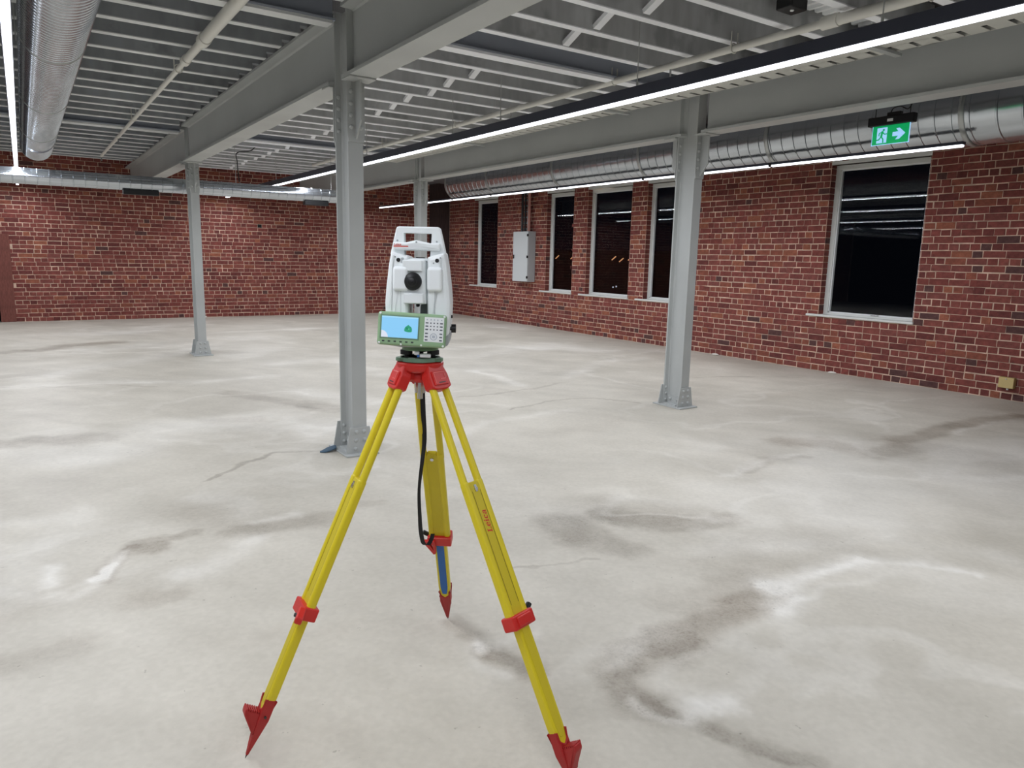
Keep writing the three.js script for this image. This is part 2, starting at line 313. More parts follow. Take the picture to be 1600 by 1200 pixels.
// right wall: u = z, seen from inside (u runs away from the camera with -z), openings [z0, z1, y0, y1]
const openings = [[-16.06, -14.975, 0.79, 2.881], [-13.0, -12.062, 0.79, 2.881], [-11.62, -10.336, 0.79, 2.881], [-9.93, -8.86, 0.79, 2.881], [-6.305, -4.945, 0.79, 2.881]];
const wallRight = struct('wall_right');
{
  const holes = openings.map(([a, b, c, d]) => [[-b, c], [-a, c], [-a, d], [-b, d]]);   // shape x = -z so that the extrusion turns onto +x
  const s = shapeOf([[-FRONT, 0], [18.2, 0], [18.2, 3.6], [-FRONT, 3.6]]); for (const h of holes) s.holes.push(shapeOf(h));
  const g = new THREE.ExtrudeGeometry(s, { depth: 0.18, bevelEnabled: false }).rotateY(Math.PI / 2).translate(RIGHT, 0, 0);
  obj('mortar_backing', g, M.mortar, wallRight);
  const basis = new THREE.Matrix4().makeBasis(V(0, 0, -1), V(0, 1, 0), V(-1, 0, 0)).setPosition(RIGHT, 0, 0).multiply(new THREE.Matrix4().makeScale(-1, 1, 1));
  // u = z directly: basis x maps u to +z; front faces -x (mirror handled by negative u)
  const b2 = new THREE.Matrix4().makeBasis(V(0, 0, 1), V(0, 1, 0), V(-1, 0, 0)).setPosition(RIGHT, 0, 0);
  brickWall(wallRight, bond(-17.35, 1.2, 3.36, openings), b2, {
    hidden: (c) => c.y > 2.75 || (c.x > -14.0 && c.x < -13.3 && c.y > 0.98) || (c.x > -10.2 && c.x < -8.4) || c.x < -15.5 && false,
    tint: (c, p) => (c.x > -13.6 && c.x < -7 && rnd() < 0.10) ? (rnd() < 0.6 ? 7 : 5) : (c.x > -4.9 && c.y > 1.5 && c.y < 2.0 && rnd() < 0.15 ? 8 : p),
  });
  // brick courses on the reveals that face the camera and on the far ones
  const rv = [];
  for (const [z0, z1] of openings) for (let k = 9; k < 34; k++) for (const [z, s] of [[z0, 1], [z1, -1]]) {
    const h = Math.min(0.0745, 2.876 - k * CH), y = Math.max(k * CH + 0.006, 0.796); if (h < 0.02) continue;
    const q = box(0.108, h, 0.012, RIGHT + 0.055, y + h / 2, z + s * 0.002).toNonIndexed(), col = palette[palWeights[Math.floor(rnd() * palWeights.length)]], c = new Float32Array(q.attributes.position.count * 3);
    for (let i = 0; i < c.length; i += 3) { c[i] = col.r; c[i + 1] = col.g; c[i + 2] = col.b; } q.setAttribute('color', new THREE.BufferAttribute(c, 3)); rv.push(q);
  }
  const o = obj('reveal_bricks', mergeGeometries(rv), brickStuffMat, wallRight); o.userData.kind = 'stuff';
}
// back wall: u = x
const wallBack = struct('wall_back');
{
  const vent = [[-1.3, 0], [-0.46, 0], [-0.46, 0.93], [-1.3, 0.93]];
  const s = shapeOf([[-9.9, 0], [-1.3, 0], [-1.3, 0.93], [-0.46, 0.93], [-0.46, 0], [9.84, 0], [9.84, 3.6], [-9.9, 3.6]]);
  obj('mortar_backing', new THREE.ExtrudeGeometry(s, { depth: 0.34, bevelEnabled: false }).translate(0, 0, BACK - 0.34), M.mortar, wallBack);
  brickWall(wallBack, bond(-9.5, 9.2, 3.36, [[-1.3, -0.45, -1, 0.95], [4.645, 4.745, 2.064, 2.15]], (u, v) => u < -0.26 && v < 1.75 && u > -0.46), new THREE.Matrix4().makeTranslation(0, 0, BACK), {
    hidden: (c) => c.y > 2.5 || c.x < -0.2 || (c.x > 6.6 && c.x < 7.4) || (c.x > 3.0 && c.x < 3.5), tint: (c, p) => p === 9 ? 5 : (p === 8 && rnd() < 0.5 ? 6 : p),
  });
  // rendered pier at the far left edge, the rough dark putlog hole and the slatted vent beside the pier
  obj('rendered_pier', rbox(0.26, 1.75, 0.03, 0.008, -0.33, 0.875, BACK + 0.004), std(0x8a5349, 0.95, 0, { map: grainTex, bumpMap: grainBump, bumpScale: 0.006 }), wallBack);
  obj('putlog_hole', span(4.648, 4.742, 2.067, 2.147, BACK - 0.02, BACK + 0.0015), M.dark, wallBack);
}
const ventBack = thing('louvre_vent', 'low dark slatted vent at the foot of the back wall beside the rendered pier', 'vent', [-0.88, 0, BACK]);
obj('vent_frame', [span(-0.4, 0.4, 0, 0.92, -0.2, -0.16), span(-0.4, -0.37, 0, 0.92, -0.16, 0.01), span(0.37, 0.4, 0, 0.92, -0.16, 0.01), span(-0.4, 0.4, 0.89, 0.92, -0.16, 0.01)], M.dark, ventBack);
for (let k = 0; k < 10; k++) obj('slat', box(0.72, 0.012, 0.07).rotateX(0.6).translate(0, 0.06 + k * 0.085, -0.03), std(0x2a2320, 0.7), ventBack);
// dark brown corner pier between the two walls
const pier = obj('corner_pier', rbox(0.36, CEIL, 0.5, 0.012, RIGHT - 0.17, CEIL / 2, BACK + 0.24), std(0x4a3a38, 0.85, 0, { map: grainTex }), wallBack);
// unseen sides of the hall: plain masonry behind and to the left of the camera
const wallLeft = struct('wall_left'); obj('masonry', span(-9.9, -9.6, 0, 3.6, -18.2, 5.9), std(0x17181a, 0.9), wallLeft);
const wallFront = struct('wall_front'); obj('masonry', span(-9.9, 9.84, 0, 3.6, FRONT, FRONT + 0.34), std(0x3a2a28, 0.9), wallFront);

// ---------------------------------------------------------------- WINDOWS
openings.forEach(([z0, z1, y0, y1], i) => {
  const w = struct('window_' + (i + 1)), X = RIGHT + 0.105, t = 0.055, far = i === 4 ? 0.075 : 0.06;
  obj('window_frame', [span(X, X + 0.07, y0, y1, z0, z0 + far), span(X, X + 0.07, y0, y1, z1 - t, z1), span(X, X + 0.07, y1 - 0.06, y1, z0 + far, z1 - t), span(X, X + 0.07, y0, y0 + 0.05, z0 + far, z1 - t)], M.trim, w);
  obj('sash_bead', [span(X + 0.015, X + 0.055, y0 + 0.05, y1 - 0.06, z0 + far, z0 + far + 0.018), span(X + 0.015, X + 0.055, y0 + 0.05, y1 - 0.06, z1 - t - 0.018, z1 - t), span(X + 0.015, X + 0.055, y0 + 0.05, y0 + 0.066, z0 + far, z1 - t), span(X + 0.015, X + 0.055, y1 - 0.075, y1 - 0.06, z0 + far, z1 - t)], M.white, w);
  obj('pane', span(X + 0.032, X + 0.036, y0 + 0.06, y1 - 0.07, z0 + far + 0.01, z1 - t - 0.01), M.glass, w);
  const sill = rbox(0.20, 0.032, z1 - z0 + 0.20, 0.008, X - 0.035, y0 + 0.006, (z0 + z1) / 2 - 0.085);
  obj('window_sill', sill, M.trim, w);
  obj('lintel', span(RIGHT - 0.004, X + 0.1, y1, y1 + 0.06, z0 + 0.002, z1 + 0.003), M.trim, w);
});
obj('window_catch', rbox(0.02, 0.012, 0.11, 0.004, RIGHT + 0.1, 0.846, -5.52), M.chrome, scene.getObjectByName('window_5'));

// ---------------------------------------------------------------- CEILING: boards, joists, blocking
const ceiling = struct('ceiling');
obj('ceiling_board', span(-9.9, 9.84, CEIL, CEIL + 0.2, -18.2, 5.9), M.board, ceiling);
const SEC = [-5.33, -11.42, 0.76], sp = 0.467;
const joistZ = []; for (const [a, b] of [[0.673, -5.1], [-5.87, -11.1], [-11.9, -16.3]]) for (let z = a; z > b; z -= sp) joistZ.push(z);
const bays = [[-1.55, 2.05], [2.05, 5.62]];
for (const [x0, x1] of bays) for (const z of joistZ) {
  const t = 0.073 + rr(-0.005, 0.006), zz = z + rr(-0.02, 0.02), dy = rr(-0.008, 0.006), a = x0 + 0.02, b = x1 - 0.02, n = 0.14;   // notched over the flange at both ends
  const g = plate([[a, 3.222], [a + n, 3.222], [a + n, JB + dy], [b - n, JB + dy], [b - n, 3.222], [b, 3.222], [b, CEIL], [a, CEIL]], t).translate(0, 0, zz); muv(g);
  const uv = g.attributes.uv, o1 = rnd() * 7; for (let i = 0; i < uv.count; i++) uv.setXY(i, uv.getX(i) + o1, uv.getY(i) + o1 * 2);
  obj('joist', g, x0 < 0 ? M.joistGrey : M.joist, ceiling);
  obj('lit_edge_strip', box(b - a - 2 * n - 0.004, 0.008, t + 0.002, (a + b) / 2, JB + dy - 0.003, zz), x0 < 0 ? M.undersideWhiteDull : M.undersideWhite, ceiling);  // added strip: bounce light on the joist underside put into its colour
}
for (let i = 0; i + 1 < joistZ.length; i++) {          // herringbone struts: from the foot of one joist to the head of the next
  const near = joistZ[i] - 0.045, far = joistZ[i + 1] + 0.045; if (near - far > 0.5) continue;
  const L = Math.hypot(near - far, 0.165), a = Math.atan2(0.165, near - far);
  for (const x0 of [3.67, 0.2]) {
    const x = x0 + rr(-0.05, 0.05), m = x0 > 1 ? M.undersideWhite : M.undersideWhiteDull;
    obj('herringbone_strut', box(0.06, 0.032, L).rotateX(-a).translate(x, 3.27, (near + far) / 2), m, ceiling);
    obj('herringbone_strut', box(0.06, 0.032, L).rotateX(a).translate(x - 0.07, 3.27, (near + far) / 2), m, ceiling);
  }
}

// ---------------------------------------------------------------- STEEL FRAME
function ibeam(len, depth, width, tf, tw, m) {   // runs along +z from 0, bottom at y = 0
  const w = width / 2, t = tw / 2, f = 0.012, s = [[-w, 0], [w, 0], [w, tf], [t + f, tf + 0.006], [t, tf + f + 0.006], [t, depth - tf - f - 0.006], [t + f, depth - tf - 0.006], [w, depth - tf], [w, depth], [-w, depth], [-w, depth - tf], [-t - f, depth - tf - 0.006], [-t, depth - tf - f - 0.006], [-t, tf + f + 0.006], [-t - f, tf + 0.006], [-w, tf]];
  return muv(new THREE.ExtrudeGeometry(shapeOf(s), { depth: len, bevelEnabled: false }));
}
const beamRows = [[2.05, 2.725, 'over the column behind the yellow tripod'], [5.68, 2.752, 'beside the wall of windows']];
const colZ = [-5.28, -11.38];
function beam(x, yb, z0, z1, label, group) {
  const t = thing('steel_beam', label, 'beam', [x, yb, Math.min(z0, z1)], 0, group), L = Math.abs(z1 - z0);
  obj('beam_section', ibeam(L, 3.215 - yb, 0.2, 0.024, 0.016), M.steel, t);
  return t;
}
beam(2.05, 2.725, -5.15, 4.5, 'deep grey steel beam running overhead from the column just behind the tripod toward the viewer');
beam(2.05, 2.725, -11.25, -5.41, 'deep grey steel beam spanning between the column behind the tripod and the far slim column to its left');
beam(2.05, 2.725, BACK, -11.51, 'grey steel beam running from the far left column into the back brick wall');
beam(5.68, 2.752, -5.15, 4.5, 'deep grey steel beam in front of the large silver duct, from the right column toward the viewer');
beam(5.68, 2.752, -11.25, -5.41, 'long grey steel beam between the right column and the farthest column, silver duct behind it');
beam(5.68, 2.752, BACK, -11.51, 'grey steel beam from the farthest column to the back brick wall');
const rivetGeo = new THREE.SphereGeometry(0.0165, 12, 6, 0, Math.PI * 2, 0, Math.PI / 2).rotateX(Math.PI / 2);      // dome towards +z
const rivetBack = rivetGeo.clone().rotateY(Math.PI);
function rivets(t, spots, z, s, parent) { for (const [x, y] of spots) { const o = new THREE.Mesh(s > 0 ? rivetGeo : rivetBack, M.steel); o.name = numbered('rivet'); o.castShadow = o.receiveShadow = true; o.position.set(x, y, z); parent.add(o); } }
function column(x, z, yb, label) {
  const t = thing('steel_column', label, 'column', [x, 0, z]);
  obj('column_shaft', ibeam(3.215 - 0.012, 0.254, 0.114, 0.016, 0.012).translate(0, -0.127, 0).rotateX(-Math.PI / 2).translate(0, 0.012, 0), M.steel, t);
  obj('base_plate', rbox(0.26, 0.014, 0.40, 0.003, 0, 0.007, 0), M.steel, t);
  for (const s of [1, -1]) {
    const zf = s * 0.127, gus = obj('base_gusset', plate([[-0.115, 0.012], [0.115, 0.012], [0.078, 0.215], [-0.078, 0.215]], 0.013, 0.002).translate(0, 0, zf + s * 0.0075), M.steel, t);
    rivets(t, [[-0.03, 0.18], [0.03, 0.18], [-0.035, 0.115], [0.035, 0.115], [-0.04, 0.05], [0.04, 0.05]], zf + s * 0.014, s, t);
    rivets(t, [[-0.034, 0.185], [-0.034, 0.12], [-0.034, 0.055], [0.034, 0.185], [0.034, 0.12]], zf - s * 0.017, -s, t);
    const seat = obj('beam_seat', [rbox(0.2, 0.012, 0.15, 0.003, 0, yb - 0.007, zf + s * 0.076), plate([[-0.057, yb - 0.42], [0.057, yb - 0.42], [0.066, yb - 0.36], [0.066, yb - 0.012], [-0.066, yb - 0.012], [-0.066, yb - 0.36]], 0.013, 0.002).translate(0, 0, zf + s * 0.0075),
      plate([[0, 0], [0.012, 0], [0.10, 0.12], [0.10, 0.385], [0, 0.385]], 0.012).rotateY(-s * Math.PI / 2).translate(0, yb - 0.40, zf + s * 0.013)], M.steel, t);
    rivets(t, [-0.06, -0.14, -0.22, -0.30].flatMap((d) => [[-0.036, yb + d - 0.02], [0.036, yb + d - 0.02]]), zf + s * 0.014, s, t);
    rivets(t, [-0.06, -0.14, -0.22, -0.30].flatMap((d) => [[-0.034, yb + d - 0.02], [0.034, yb + d - 0.02]]), zf - s * 0.017, -s, t);
    rivets(t, [[-0.05, yb + 0.03], [0.05, yb + 0.03]], zf + s * 0.10, s, t);
  }
  for (const s of [-1, 1]) {       // web cleats at the foot
    obj('base_cleat', [box(0.012, 0.09, 0.17, s * 0.013, 0.058, 0), box(0.07, 0.012, 0.17, s * 0.045, 0.02, 0)], M.steel, t);
    const rv = new THREE.Mesh(rivetGeo, M.steel); rv.name = numbered('rivet'); rv.rotation.y = s * Math.PI / 2; rv.position.set(s * 0.019, 0.07, -0.05); t.add(rv);
    const r2 = new THREE.Mesh(rivetGeo, M.steel); r2.name = numbered('rivet'); r2.rotation.y = s * Math.PI / 2; r2.position.set(s * 0.019, 0.07, 0.05); t.add(r2);
  }
}
column(2.05, -5.28, 2.725, 'grey riveted steel column standing closest behind the yellow survey tripod');
column(2.09, -11.40, 2.725, 'slim grey steel column far to the left of the tripod, before the back brick wall');
column(5.68, -5.36, 2.752, 'grey riveted steel column on the right, standing in front of the wall of windows');
column(5.70, -11.44, 2.752, 'farthest grey steel column, rising behind the white survey instrument');
function secondary(x0, x1, z, label) {
  const t = thing('cross_beam', label, 'beam', [x0, 3.13, z]);
  obj('beam_section', ibeam(x1 - x0, 0.236, 0.13, 0.014, 0.01).rotateY(Math.PI / 2), M.secondary, t);
  obj('timber_plate', box(x1 - x0 - 0.04, 0.02, 0.12, (x1 - x0) / 2, -0.011, 0), x0 < 0 ? M.undersideWhiteDull : M.undersideWhite, t);
}
secondary(-1.6, 1.96, SEC[0], 'dark grey cross beam meeting the nearest column from the left, between timber joists');
secondary(2.14, 5.59, SEC[0], 'blue-grey cross beam among the pale joists to the right of the nearest column');
secondary(-1.6, 1.96, SEC[1], 'dark cross beam above the far left column, beyond the big overhead duct end');
secondary(2.14, 5.59, SEC[1], 'dark cross beam among pale joists in the distance behind the tripod column');

// ---------------------------------------------------------------- LINEAR LAMPS
function linearLamp(x, y, z0, z1, label, wires, joints, tall = 0.082) {
  const L = z1 - z0, t = thing('linear_lamp', label, 'lamp', [x, y, z0]);
  obj('lamp_housing', rbox(0.058, tall, L, 0.004, 0, 0.01 + tall / 2, L / 2), M.blackMetal, t);
  obj('diffuser', rbox(0.046, 0.024, L - 0.02, 0.006, 0, 0.002, L / 2), M.glow, t);
  for (const z of joints) obj('joint_clip', box(0.066, 0.045, 0.035, 0, 0.012, z - z0), M.darkSteel, t);
  const gap = (z) => { let best = z, d = 9; for (let i = 0; i + 1 < joistZ.length; i++) { const m = (joistZ[i] + joistZ[i + 1]) / 2; if (joistZ[i] - joistZ[i + 1] < 0.6 && Math.abs(m - z) < d) { d = Math.abs(m - z); best = m; } } return best; };
  for (const [zw, top] of wires) { const z = gap(zw); obj('suspension_wire', [cylinder(0.004, [0, 0.02 + tall, z - z0], [0, top - y, z - z0], 6), cylinder(0.008, [0, 0.008 + tall, z - z0], [0, 0.05 + tall, z - z0], 8)], M.wire, t); }
  const l = new THREE.RectAreaLight(LAMP.colour, LAMP.nits, 0.05, L - 0.04); l.position.set(x, y - 0.013, (z0 + z1) / 2); l.rotation.x = -Math.PI / 2; l.castShadow = true; l.name = numbered('lamp_light'); scene.add(l);
}
linearLamp(3.88, 2.69, -17.4, 3.6, 'long black suspended linear lamp with a glowing white underside, crossing the hall above the tripod', [-13.4, -9.35, -7.25, -5.55, -4.3, -2.35, 0].map((z) => [z, CEIL - 0.005]), []);
linearLamp(0.02, 2.69, -17.4, 3.6, 'bright linear lamp beside the round overhead duct on the left', [[-12.2, CEIL - 0.005], [-8, CEIL - 0.005], [-4, CEIL - 0.005]], []);
linearLamp(7.36, 2.634, -17.0, -3.55, 'slim linear lamp hung under the large silver duct along the window wall', [[-16.6, CEIL - 0.005]], [-13.3, -11.82, -9.78, -7.78, -5.67], 0.03);
linearLamp(-3.77, 2.69, -17.4, 3.6, 'black linear lamp over the next bay, far to the left of the round duct', [[-8, CEIL - 0.005]], []);

// ---------------------------------------------------------------- ROUND DUCTS
function ductSkin(r, L, pitch, rib, ribW, seg = 48) {       // along +y, to be turned
  const p = []; for (let y = 0; y < L - pitch * 0.5; y += pitch) p.push([r, y], [r, y + pitch - ribW], [r + rib, y + pitch - ribW * 0.75], [r + rib, y + pitch - ribW * 0.25], [r, y + pitch - 0.0005]);
  p.push([r, L]); return toCreasedNormals(new THREE.LatheGeometry(p.map(([a, b]) => new THREE.Vector2(a, b)), seg), 0.5);
}
function ringGeo(r, w, t, y) { return new THREE.LatheGeometry([[r, -w], [r + t, -w], [r + t, w], [r, w]].map(([a, b]) => new THREE.Vector2(a, b)), 48).translate(0, y, 0); }
{ // large duct by the windows
  const r = 0.315, X = 7.64, Y = 2.985, z0 = -13.6, z1 = 1.5, t = thing('round_duct', 'large round silver spiral duct running along the window wall behind the steel beam', 'duct', [X, Y, z0]);
  const turn = (g) => g.rotateX(Math.PI / 2);
  obj('duct_skin', turn(ductSkin(r, 10.1, 0.155, 0.007, 0.018)), M.galv, t);
  obj('duct_skin', turn(ductSkin(r, 5, 0.21, 0.009, 0.024)).translate(0, 0, 10.1), M.galv, t);
  for (const z of [0.01, 1.6, 3.65, 5.7, 7.85, 10.0, 11.1]) obj('flange_ring', turn(ringGeo(r - 0.004, 0.022, 0.016, z)), M.galvDark, t);
  obj('end_cap', turn(new THREE.LatheGeometry([[0, 0.03], [r * 0.7, 0.02], [r - 0.002, 0.004]].map(([a, b]) => new THREE.Vector2(a, b)), 40)), M.galvDark, t);
  for (const z of [1.6, 5.7, 10.0]) for (const s of [-1, 1]) obj('hanger_rod', cylinder(0.005, [s * (r + 0.018), 0, z], [s * (r + 0.018), CEIL - Y - 0.005, z], 6), M.wire, t);
}
{ // round duct overhead on the left
  const r = 0.199, X = 0.285, Y = 2.951, z0 = -13.03, L = 14.5, t = thing('round_duct', 'round silver corrugated duct overhead beside the bright left lamp', 'duct', [X, Y, z0]);
  const turn = (g) => g.rotateX(Math.PI / 2);
  obj('duct_skin', turn(ductSkin(r, L, 0.062, 0.003, 0.016)), M.galv, t);
  for (const z of [0.05, 2.3, 4.6, 6.9, 9.2]) obj('flange_ring', turn(ringGeo(r - 0.003, 0.008, 0.009, z)), M.galvDark, t);
  obj('end_cap', turn(new THREE.LatheGeometry([[0.001, -0.06], [r * 0.6, -0.045], [r * 0.9, -0.02], [r, 0.01]].map(([a, b]) => new THREE.Vector2(a, b)), 40)), M.galv, t);
  const sleeve = (z, len, a0, a1) => turn(new THREE.CylinderGeometry(r + 0.006, r + 0.006, len, 16, 1, true, a0, a1 - a0).translate(0, z, 0));
  for (const [z, len, a] of [[5.9, 0.7, 1.15], [8.6, 0.9, 1.15], [1.3, 0.6, 1.2], [9.15, 1.3, -1.75]]) obj('seal_patch', sleeve(z, len, a, a + 0.42), M.foil, t);
  for (const z of [2.0, 6.5, 8.2]) for (const s of [-1, 1]) obj('hanger_rod', cylinder(0.004, [s * (r + 0.01), 0, z], [s * (r + 0.01), JB + 0.04 - Y, z], 6), M.wire, t);
}
{ // slim duct across the hall before the back wall
  const r = 0.106, Y = 2.436, Z = -11.9, x0 = -3.2, L = 7.95, t = thing('round_duct', 'slim round silver duct crossing the hall in front of the back brick wall', 'duct', [x0, Y, Z]);
  const turn = (g) => g.rotateZ(-Math.PI / 2);
  obj('duct_skin', turn(ductSkin(r, L, 0.138, 0.006, 0.014, 40)), M.galv, t);
  obj('end_cap', turn(new THREE.LatheGeometry([[0.001, L], [r, L - 0.003]].map(([a, b]) => new THREE.Vector2(a, b)), 40)), M.galvDark, t);
  for (const [a, b] of [[1.25, 1.71], [3.84, 4.23]]) obj('supply_grille', rbox(b - a, 0.07, 0.12, 0.006, (a + b) / 2 - x0, -r - 0.02, 0.01), M.black, t);
  for (const x of [0.6, 2.4, 6.0, 7.5]) obj('hanger_rod', cylinder(0.004, [x, r, 0], [x, JB + 0.06 - Y, 0], 6), M.wire, t);
}

// ---------------------------------------------------------------- PIPES, TRAY
function pipeRun(label, x, y, runs, clips, stub) {
  const z00 = Math.min(...runs.map((r) => r[0])), t = thing('ceiling_pipe', label, 'pipe', [x, y, z00]);
  for (const [a, b, r] of runs) obj('pipe_length', cylinder(r, [0, 0, a - z00], [0, 0, b - z00], 20), M.pipe, t);
  for (let i = 0; i + 1 < runs.length; i++) obj('coupling', cylinder(Math.max(runs[i][2], runs[i + 1][2]) + 0.007, [0, 0, runs[i][1] - z00 - 0.06], [0, 0, runs[i][1] - z00 + 0.06], 20), M.pipe, t);
  for (const [z, r] of clips) obj('pipe_clip', [new THREE.TorusGeometry(r + 0.004, 0.005, 6, 20).translate(0, 0, z - z00), cylinder(0.005, [-r - 0.004, 0, z - z00], [-r - 0.004, JB + 0.05 - y, z - z00], 6), cylinder(0.005, [r + 0.004, 0, z - z00], [r + 0.004, JB + 0.05 - y, z - z00], 6)], M.pipe, t);
  for (const z of stub ?? []) obj('drop_nozzle', cylinder(0.008, [0, 0, z - z00], [0, -0.09, z - z00], 8), M.chrome, t);
}
pipeRun('white sprinkler pipe running below the joists just above the central linear lamp', 4.58, 3.105, [[-13.6, -3.15, 0.027], [-3.15, 3, 0.036]], [[-3.95, 0.03], [-8.2, 0.027], [-10.4, 0.027], [-5.3, 0.027], [-2.5, 0.036]], [-4.6, -7.0]);
pipeRun('pale stepped sprinkler pipe under the dark joists, right of the left overhead duct', 1.27, 3.09, [[-14.9, -6.95, 0.022], [-6.95, -6.2, 0.032], [-6.2, 2, 0.042]], [[-10.4, 0.022], [-7.3, 0.03], [-4.7, 0.045]], [-14.88, -12.2]);
{
  const t = thing('cable_tray', 'pale slotted cable tray hung under the joists along the right steel beam', 'tray', [5.36, 3.085, -12]);
  const L = 15.5, n = 96, bar = [];
  obj('tray_side', [box(0.008, 0.05, L, -0.15, 0.025, L / 2), box(0.008, 0.05, L, 0.15, 0.025, L / 2)], M.pipe, t);
  obj('tray_floor', [box(0.15, 0.004, L, -0.07, 0.002, L / 2)], M.pipe, t);
  const rungs = []; for (let k = 0; k < n; k++) rungs.push(box(0.155, 0.004, 0.122, 0.074, 0.002, k * 0.16 + 0.08)); const rg = obj('tray_rungs', rungs, M.pipe, t); rg.userData.kind = 'stuff';
  for (const z of [-3.24, -6.2, -9.2]) obj('tray_bracket', [box(0.38, 0.02, 0.05, 0.03, -0.012, z + 12), cylinder(0.004, [-0.155, -0.02, z + 12], [-0.155, 0.15, z + 12], 6)], M.steel, t);
  obj('tray_cable', [cylinder(0.014, [-0.05, 0.02, 0.2], [-0.05, 0.02, L - 0.2], 10), cylinder(0.011, [-0.01, 0.016, 0.2], [-0.01, 0.016, L - 0.2], 10), cylinder(0.014, [0.05, 0.02, 0.2], [0.05, 0.02, L - 0.2], 10)], M.black, t);
}
{ // exposed ribbed decking and the black emergency fitting between two near joists
  const p = []; let up = 0; for (let x = 0; x < 1.5; x += 0.045) { p.push([x, up ? 0.03 : 0], [x + 0.032, up ? 0.03 : 0]); up = 1 - up; }
  const q = [...p, ...p.slice().reverse().map(([x, y]) => [x, y + 0.003])];
  const o = obj('steel_decking', plate(q, 0.32).translate(4.02, 3.285, -3.297), M.deck); tag(o, 'bright ribbed metal decking exposed between two joists above the lamp', 'decking');
  const t = thing('emergency_light', 'small black ceiling box with a round white lens, between joists near the decking', 'emergency light', [4.44, 3.195, -3.36]);
  obj('fitting_body', [rbox(0.17, 0.075, 0.13, 0.012, 0, 0.037, 0), cylinder(0.05, [0, 0.07, 0], [0, 0.088, 0], 20)], M.black, t);
  obj('lens', cylinder(0.013, [-0.02, -0.008, 0.02], [-0.02, 0.002, 0.02], 16), M.white, t);
}
tag(obj('hanging_cable', tube([[3.3, 3.2, -12.6], [3.24, 3.14, -12.7], [3.05, 3.10, -12.75], [2.95, 2.9, -12.4], [2.85, 2.56, -11.9]], 0.008, 40, 8), M.black), 'black cable drooping from the far joists down to the slim cross duct', 'cable');

// ---------------------------------------------------------------- EXIT SIGN
{
  const t = thing('exit_sign', 'hanging green exit sign with a running figure and right arrow under a black housing', 'sign', [6.25, 2.545, -3.625]);
  t.rotation.y = -Math.PI / 2;       // local +x runs along +z (to the right in view), local +z faces -x
  obj('sign_housing', [rbox(0.40, 0.075, 0.06, 0.008, 0, 0.195, 0), rbox(0.12, 0.03, 0.04, 0.006, 0.02, 0.245, 0)], M.black, t);
  const pm = std(0x0aa860, 0.4, 0, { emissive: 0x06a25c, emissiveIntensity: 0.62 }), wm = std(0x9cc8ff, 0.4, 0, { emissive: 0xa5d2ff, emissiveIntensity: 0.75 });
  obj('sign_panel', rbox(0.325, 0.158, 0.008, 0.003, 0, 0.079, 0), pm, t);
  obj('panel_edge', [box(0.325, 0.004, 0.01, 0, 0.002, 0), box(0.004, 0.158, 0.01, -0.161, 0.079, 0), box(0.004, 0.158, 0.01, 0.161, 0.079, 0)], wm, t);
  obj('door_symbol', plate([[-0.118, 0.016], [-0.03, 0.016], [-0.03, 0.142], [-0.118, 0.142]], 0.002).translate(0, 0, 0.005), wm, t);
  const limb = (pts, w) => { const g = []; for (let i = 0; i + 1 < pts.length; i++) { const [a, b] = [pts[i], pts[i + 1]], L = Math.hypot(b[0] - a[0], b[1] - a[1]); g.push(box(L + w * 0.6, w, 0.002).rotateZ(Math.atan2(b[1] - a[1], b[0] - a[0])).translate((a[0] + b[0]) / 2, (a[1] + b[1]) / 2, 0.0075)); } return g; };
  obj('running_figure', [new THREE.CylinderGeometry(0.0095, 0.0095, 0.002, 16).rotateX(Math.PI / 2).translate(-0.06, 0.122, 0.0075), ...limb([[-0.07, 0.108], [-0.078, 0.066]], 0.018), ...limb([[-0.068, 0.106], [-0.05, 0.086], [-0.032, 0.088]], 0.008), ...limb([[-0.074, 0.106], [-0.096, 0.098], [-0.1, 0.078]], 0.008), ...limb([[-0.076, 0.066], [-0.06, 0.046], [-0.058, 0.02]], 0.010), ...limb([[-0.08, 0.066], [-0.098, 0.044], [-0.135, 0.040]], 0.010)], pm, t);
  obj('arrow_symbol', plate([[0.02, 0.062], [0.07, 0.062], [0.048, 0.034], [0.078, 0.034], [0.128, 0.079], [0.078, 0.124], [0.048, 0.124], [0.07, 0.096], [0.02, 0.096]], 0.002).translate(0, 0, 0.005), wm, t);
  obj('rating_label', box(0.05, 0.022, 0.002, 0.0, 0.195, 0.031), M.white, t);
  for (const x of [-0.15, 0.15]) obj('hanger_rod', cylinder(0.004, [x, 0.23, 0], [x, CEIL - 2.55, 0], 6), M.black, t);
  obj('power_lead', tube([[-0.02, 0.25, 0], [0.0, 0.29, 0], [0.06, 0.30, 0], [0.13, 0.27, 0], [0.17, 0.34, 0], [0.19, 0.5, 0]], 0.005), M.black, t);
}

// ---------------------------------------------------------------- SWITCHBOARD, RISER, JUNCTION BOX
{
  const w = 0.585, h = 1.105, d = 0.21, t = thing('switchboard', 'tall pale grey electrical cabinet on the brick wall between the far windows', 'cabinet', [RIGHT - d / 2 - 0.008, 0.985, -13.675]);
  t.rotation.y = -Math.PI / 2;
  obj('cabinet_body', rbox(w, h, d - 0.02, 0.006, 0, h / 2, -0.01), std(0xb4b9ba, 0.45), t);
  const door = obj('door', rbox(w - 0.008, h - 0.012, 0.022, 0.005, 0, h / 2, d / 2 - 0.008), M.board_grey, t);
  for (const y of [0.1, 0.55, 1.02]) obj('hinge', rbox(0.03, 0.055, 0.03, 0.005, w / 2 - 0.012, y, d / 2), M.black, t);
  obj('door_lock', rbox(0.038, 0.085, 0.02, 0.006, -w / 2 + 0.045, 0.55, d / 2 + 0.008), M.black, door);
}
